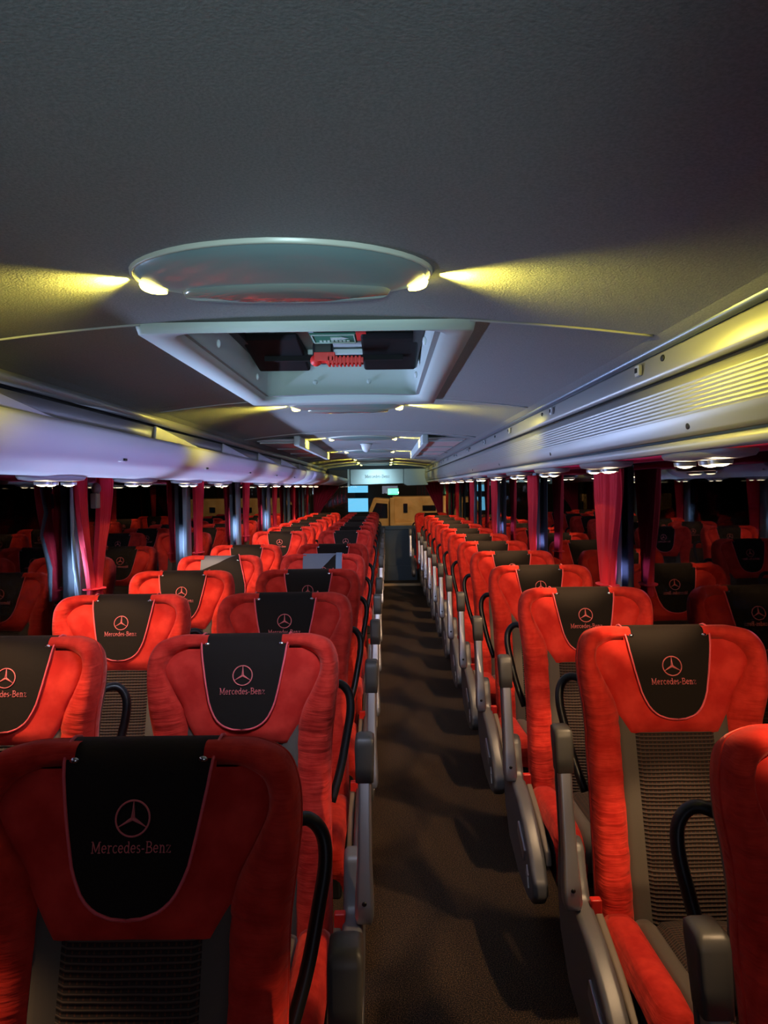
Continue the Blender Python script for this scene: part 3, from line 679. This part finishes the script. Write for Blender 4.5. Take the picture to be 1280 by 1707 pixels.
# ------------------------------------------------------------------ service units with reading lights
def unit(x, y, s, label, spots):
    T = thing('reading_light_unit', label, 'reading light', (x, y, EYE + (0.068 if s > 0 else 0.048)), 'reading light units under the racks')
    rows = []
    for k, dz_ in ((1.0, 0.004), (1.0, -0.002), (0.94, -0.010), (0.7, -0.014), (0.3, -0.015), (0.01, -0.015)):
        rows.append([(0.062 * k * math.copysign(abs(math.cos(a_)) ** 0.7, math.cos(a_)), 0.20 * k * math.copysign(abs(math.sin(a_)) ** 0.8, math.sin(a_)), dz_) for a_ in [2 * PI * j / 28 for j in range(28)]])
    MB().loft(rows, close_u=True).build('body', 'unit_grey', T, smooth=True)
    for j, yy in enumerate((-0.10, 0.0, 0.10)):
        xx = s * (-0.01 + 0.02 * (j % 2))
        r = MB().loft([[( xx + 0.027 * math.cos(a_), yy + 0.027 * math.sin(a_), -0.018) for a_ in [2 * PI * q / 20 for q in range(20)]], [(xx + 0.025 * math.cos(a_), yy + 0.025 * math.sin(a_), -0.027) for a_ in [2 * PI * q / 20 for q in range(20)]]], close_u=True).build('bezel', 'rack_silver', T, smooth=True)
        MB().ellipsoid((xx, yy, -0.022), (0.021, 0.021, 0.010), 16, 6, half=-1).build('lens', 'reading_lens', r, smooth=True)
    for (ax, ay, az, p, cone, col, bl) in spots:
        light('reading_beam', 'SPOT', (0, 0, -0.05), (ax, ay, az), p, col, T, spot_size=math.radians(cone), spot_blend=bl, shadow_soft_size=0.012)
    return T
WARM = (1.0, 0.64, 0.33)
for i, y in enumerate(ryr):
    # lap beam, headrest beam, aisle beam
    spots = [(0.0, -0.10, -1.15, 22, 46, WARM, 0.25), (-0.04, 0.46, -0.38, 22, 52, WARM, 0.6), (-0.80, 0.12, -1.15, 22, 34, WARM, 0.5)]
    unit(0.74, y - 0.36, 1, 'oval reading light unit above the %s single seat' % ROW[i], spots)
for i, y in enumerate(lyr):
    spots = [(0.06, 0.10, -1.0, 12, 76, WARM, 0.3), (0.06, 0.40, -0.50, 6.0, 74, WARM, 0.4)] if i else [(0.60, 0.0, -1.15, 16, 44, WARM, 0.4)]
    unit(-1.10, y - 0.40, -1, 'oval reading light unit above the %s row, under the open rack' % ROW[i], spots)

# ------------------------------------------------------------------ curtains
def curtain(x, s, yt0, yt1, yb0, yb1, z0, z1, label, tie=True, group='tied red curtains along the side windows'):
    n, K = 26, 44; rows = []
    for i in range(n + 1):
        t = i / n; z = z1 + (z0 - z1) * t
        e = ss(0, 1, t) ** 1.2
        a_, b_ = yt0 + (yb0 - yt0) * e, yt1 + (yb1 - yt1) * e
        if t > 0.93: a_ -= 0.012; b_ += 0.012
        amp = 0.012 * (1 - 0.45 * t) + 0.004
        rows.append([(x + amp * math.sin(k / K * 2 * PI * 6.5 + 0.6 * math.sin(t * 3)) + 0.004 * math.sin(k * 1.7 + t * 5), a_ + (b_ - a_) * k / K, z) for k in range(K + 1)])
    T = thing('curtain', label, 'curtain', (0, 0, 0), group)
    MB().loft(rows).build('drape', 'curtain_red', T, smooth=True, solid=0.003, fix=False)
    if tie:
        zt = z0 + (z1 - z0) * 0.09
        ym, hw = (yb0 + yb1) / 2, abs(yb1 - yb0) / 2 + 0.008
        MB().tube([(x + 0.024 * math.cos(a_), ym + hw * math.sin(a_), zt) for a_ in [2 * PI * q / 20 for q in range(20)]], 0.004, 6, closed=True, rx=0.016).build('tie', 'curtain_red', T, smooth=True)
    return T
CN = ['nearest', 'second', 'third', 'fourth', 'fifth', 'sixth']
for i, y in enumerate(BAYS[2:-1]):
    if i == 0:
        curtain(-1.36, -1, y - 0.10, y - 0.01, y + 0.03, y + 0.07, 1.05, 1.615, 'front half of the first red curtain by the open rack, gathered at its foot')
        curtain(-1.345, -1, y + 0.12, y + 0.28, y + 0.06, y + 0.11, 1.05, 1.615, 'rear half of the first red curtain by the open rack, gathered at its foot')
        curtain(0.99, 1, y - 0.17, y - 0.08, y - 0.06, y - 0.01, 1.05, 1.615, 'narrow front half of the first curtain beside the single seats')
        curtain(0.975, 1, y - 0.06, y + 0.14, y - 0.04, y + 0.06, 1.05, 1.615, 'wide rear half of the first curtain beside the single seats')
    else:
        curtain(-1.355, -1, y + 0.06, y + 0.30, y + 0.09, y + 0.23, 1.05, 1.615, 'tied red curtain on the %s pillar of the two-seat side' % CN[i])
        curtain(0.985, 1, y - 0.22, y + 0.02, y - 0.16, y - 0.02, 1.05, 1.615, 'tied red curtain on the %s pillar of the single-seat side' % CN[i])
# curtains drawn aside at the rear window
def rear_curtain(xa, xb, s, label):
    rows = []; n, K = 24, 36
    for i in range(n + 1):
        t = i / n; z = 1.70 - 0.70 * t; e = ss(0, 1, t)
        x0 = xa; x1 = xb + (xa + s * 0.10 - xb) * e
        rows.append([(x0 + (x1 - x0) * k / K, 14.165 + 0.018 * math.sin(k / K * 2 * PI * 6) * (1 - 0.5 * t), z) for k in range(K + 1)])
    o = MB().loft(rows).build('curtain', 'curtain_red', smooth=True, solid=0.003, fix=False); tag(o, label, 'curtain')
rear_curtain(-1.36, -0.86, 1, 'red curtain swept aside at the rear window by the open rack')
rear_curtain(1.02, 0.68, -1, 'red curtain swept aside at the rear window by the single seats')

# ------------------------------------------------------------------ small black bracket fan at first curtain
o = thing('wall_fan', 'small dark clip-on device between the halves of the first curtain', 'fan', (-1.33, 3.51, 1.56))
MB().ellipsoid((0, 0, 0), (0.02, 0.028, 0.028), 14, 8).build('head', 'grey_plastic', o, smooth=True); MB().box(-0.02, 0.01, -0.025, 0.025, -0.09, -0.02).build('body', 'grey_plastic', o, bevel=0.006)
o = MB().tube([(0, 0, 0.52), (-0.01, 0.03, 0.40), (0.0, 0.0, 0.30), (-0.01, 0.05, 0.15), (0, 0.07, 0.0)], [0.006, 0.010, 0.007, 0.012, 0.006], 8).build('cloth', 'pillar_grey', smooth=True)
o.location = (-1.375, 3.34, 1.06); tag(o, 'pale blue cloth strip hanging beside the first curtain', 'cloth')

# ------------------------------------------------------------------ rear of the coach
struct(MB().box(XL - 0.05, XR + 0.05, Y1, Y1 + 0.05, 0, 0.80).box(XL - 0.05, XR + 0.05, Y1, Y1 + 0.05, 1.66, 2.2).build('wall_rear', 'wall_panel'), 'rear wall under the rear window', 'wall')
wn += 1
struct(MB().box(XL, XR, Y1 + 0.01, Y1 + 0.018, 0.80, 1.66).build('window_%d' % wn, 'rear_glass'), 'rear window pane', 'window')
RP = thing('bus_headliner', 'pale panel with maker lettering above the rear window', 'panel', (0, 13.15, EYE))
MB().prism([(-0.63, 0.31), (0.28, 0.31), (0.28, 0.06), (-0.58, 0.045), (-0.63, 0.06)], 1, 0, 0.25).build('panel', 'rear_white', RP, bevel=0.01)
MB().prism([(0.285, 0.31), (0.66, 0.31), (0.70, 0.03), (0.34, 0.02), (0.285, 0.05)], 1, -0.03, 0.25).build('side_panel', 'rear_white', RP, bevel=0.01)
lt = MB()
for st in strokes(0.42): lt.tube([(x - 0.17, -0.003, 0.16 + y) for x, y in st], 0.0035, 5)
lt.build('lettering', 'logo_grey', RP)
em = MB().tube([(-0.41 + 0.022 * math.cos(a_), -0.003, 0.175 + 0.022 * math.sin(a_)) for a_ in [2 * PI * q / 20 for q in range(20)]], 0.003, 5, closed=True)
for x, y in starpts(0.022, 0.003)[::2]: em.tube([(-0.41, -0.003, 0.175), (-0.41 + x, -0.003, 0.175 + y)], 0.0025, 5)
em.build('emblem', 'sensor_white', RP)
LB = thing('rear_locker', 'dark open locker at the rear end of the open rack', 'locker', (-0.84, 13.0, EYE))
MB().box(-0.14, 0.17, 0, 0.3, 0.10, 0.30).build('body', 'bolt_black', LB); MB().box(0.172, 0.20, -0.02, 0.3, 0.02, 0.31).build('side_panel', 'rear_white', LB)
BH = thing('bulkhead', 'dark blue-grey bulkhead at the end of the aisle', 'bulkhead', (0.12, 12.75, 0))
MB().box(-0.33, 0.36, 0, 0.12, 0.0, 0.90).build('panel', 'bulkhead_grey', BH, bevel=0.008)
MB().box(-0.33, 0.36, -0.015, 0.10, 0.84, 0.905).build('cap', 'bulkhead_grey', BH, bevel=0.01)
MB().box(-0.33, 0.36, -0.02, 0.0, 0.0, 0.24).build('kick_panel', 'bulkhead_grey', BH, bevel=0.004)
MB().box(-0.20, -0.16, -0.025, -0.012, 0.855, 0.88).build('latch', 'chrome', BH)
o = MB().box(-0.10, 0.50, 12.0, 12.08, 0.0, 0.035).build('step_nosing', 'nosing_gold', bevel=0.004); tag(o, 'gold step edging across the aisle before the bulkhead', 'step edging')

# ------------------------------------------------------------------ outside, seen through the glass
GZ = -1.25
struct(MB().box(-60, 60, -20, 80, GZ - 0.1, GZ).build('ground', 'asphalt'), 'dark asphalt yard', 'ground')
TR = thing('truck', 'amber-lit yellow truck parked behind the rear window', 'truck', (0.9, 22, GZ))
MB().box(-0.75, 2.2, 0, 2.2, 0.9, 2.62).build('cargo_body', 'truck_yellow', TR, bevel=0.03)
MB().box(-0.75, 2.2, -0.12, 2.2, 0.55, 1.85).build('side_skirt', 'truck_yellow', TR, bevel=0.02, label='darker amber lower body')
cbn = MB().prism([(-1.9, 0.6), (-0.8, 0.6), (-0.8, 2.55), (-1.3, 2.6), (-1.55, 1.9), (-1.9, 1.75)], 1, 0, 1.8).build('cab', 'truck_yellow', TR, bevel=0.04)
MB().prism([(-1.42, 2.0), (-0.9, 2.0), (-0.9, 2.42), (-1.22, 2.45)], 1, -0.02, 0.0).build('window', 'dark_window', cbn)
MB().box(-0.84, -0.70, -0.2, 0, 0.5, 2.6).build('post', 'truck_yellow', TR, bevel=0.03)
MB().box(0.1, 0.48, -0.02, 0.0, 2.2, 2.36).build('vent', 'dark_window', TR); MB().box(1.15, 1.32, -0.02, 0.0, 2.22, 2.38).build('hatch', 'dark_window', TR); MB().box(-0.45, -0.33, -0.02, 0.0, 2.15, 2.42).build('mirror', 'dark_window', TR)
hz = MB()
for k in range(5): hz.add([(-1.8 + k * 0.2, -0.01, 1.45), (-1.7 + k * 0.2, -0.01, 1.45), (-1.55 + k * 0.2, -0.01, 1.7), (-1.65 + k * 0.2, -0.01, 1.7)], [(0, 1, 2, 3)])
hz.build('hazard_stripes', 'dark_window', cbn, solid=0.01)
for xx in (-1.2, 1.4):
    MB().tube([(xx, 0.2, 0.5), (xx, 0.6, 0.5)], 0.5, 20).build('wheel', 'dark_rubber', TR, smooth=False)
TR.scale = (1, 1, 0.96)
light('truck_fill', 'AREA', (1.0, 16.5, 5.5), (0.8, 22, 0.6), 240, (1.0, 0.60, 0.28), shape='DISK', size=0.6)  # unseen area light added to light the truck amber
BL = thing('building', 'dark building with tall cyan-lit panes behind the truck', 'building', (-2.0, 27, GZ))
MB().box(-5, 0.85, 0, 3, 0, 6.5).build('wall', 'building_dark', BL)
for (xa, xb, za, zb) in ((0.62, 1.32, 2.62, 2.86), (0.62, 1.32, 1.95, 2.42), (0.72, 1.32, 1.55, 1.68)):
    MB().box(xa, xb, -0.06, 0, za, zb).build('lit_pane', 'lit_cyan', BL)
MB().box(0.85, 8, 0.5, 3, 0, 5).build('wing', 'building_dark', BL)
def lamp(x, y, z, mt, label, r=0.06, cat='street lamp'):
    T = thing('street_lamp', label, cat, (x, y, GZ))
    MB().tube([(0, 0, 0), (0, 0, z - GZ)], 0.04, 8).build('pole', 'dark_steel', T)
    MB().ellipsoid((0, 0, z - GZ), (r, r, r * 0.7), 12, 6).build('lamp_head', mt, T, smooth=True)
lamp(0.28, 26, 1.36, 'lit_white', 'white street lamp above the truck roof', 0.11)
o = MB().box(0.02, 0.36, 25.0, 25.1, 1.30, 1.50).build('lit_sign', 'lit_green'); tag(o, 'small green-lit sign above the truck roof', 'sign'); MB().box(0.17, 0.21, 25.1, 25.14, GZ, 1.5).build('post', 'dark_steel', o)
lamp(3.0, 8.5, 1.60, 'lit_white', 'bright street lamp seen above the parked van', 0.10)
lamp(5.2, 11.5, 1.72, 'lit_orange', 'orange street lamp far beyond the single-seat windows', 0.09)
lamp(8.6, 22.0, 1.60, 'lit_white', 'distant white street lamp beyond the single-seat windows', 0.09)
lamp(12.0, 23, 1.95, 'lit_white', 'farthest white street lamp beyond the single-seat windows', 0.10)
lamp(-3.6, 10.5, 0.95, 'lit_white', 'low white lamp glaring through the two-seat side window', 0.12)
V = thing('van', 'pale van parked beside the coach', 'van', (4.6, 17.0, GZ))
MB().prism([(0, 0.4), (4.2, 0.4), (4.2, 2.6), (1.0, 2.6), (0.4, 1.7), (0, 1.5)], 0, 0, 1.6).build('body', 'van_white', V, bevel=0.05)
MB().box(-0.012, 0, 1.1, 1.9, 1.75, 2.3).box(-0.012, 0, 2.1, 3.6, 1.75, 2.3).build('window', 'dark_window', V)
for yy in (0.9, 3.4): MB().tube([(-0.02, yy, 0.35), (0.2, yy, 0.35)], 0.35, 18).build('wheel', 'dark_rubber', V)
def board(xyz, sx, sz, mt, label, along='Y'):
    x, y, z = xyz
    o = MB().box(-0.03, 0.03, -sx / 2, sx / 2, -sz / 2, sz / 2).build('lit_sign', mt) if along == 'Y' else MB().box(-sx / 2, sx / 2, -0.03, 0.03, -sz / 2, sz / 2).build('lit_sign', mt)
    o.location = (x, y, z); tag(o, label, 'sign')
    MB().box(-0.02, 0.02, 0.0, 0.04, GZ - z, -sz / 2).build('post', 'dark_steel', o)
board((2.9, 17, 1.35), 0.6, 1.15, 'lit_cyan', 'tall cyan-lit panel seen past the second curtain of the single seats', 'X')
board((4.3, 16.5, 0.9), 0.25, 0.25, 'lit_blue', 'small blue-lit panel between the first and second curtains', 'X')
board((1.75, 25, 0.35), 0.30, 0.35, 'lit_blue', 'small blue-lit panel low beside the truck', 'X')
board((-4.35, 15, 1.05), 0.7, 0.28, 'lit_blue', 'wide blue-lit panel beyond the two-seat side', 'X')
board((-3.4, 14, 1.25), 0.28, 0.55, 'lit_cyan', 'upright cyan-lit panel beyond the third window', 'X')
board((-3.3, 19.0, 0.85), 0.45, 0.40, 'lit_cyan', 'distant cyan-lit panel beyond the fourth window', 'X')
CA = thing('car', 'car with glowing red tail lights in the dark yard', 'car', (8.4, 26, GZ))
MB().prism([(0, 0.3), (1.7, 0.3), (1.75, 0.9), (1.45, 1.45), (0.25, 1.45), (-0.05, 0.9)], 1, 0, 4).build('body', 'building_dark', CA, bevel=0.08)
for xx in (0.15, 1.35): MB().box(xx, xx + 0.25, -0.03, 0, 0.8, 0.95).build('tail_light', 'lit_red', CA)
for xx in (0.2, 1.35): MB().tube([(xx, 0.8, 0.3), (xx + 0.2, 0.8, 0.3)], 0.3, 16).build('wheel', 'dark_rubber', CA)
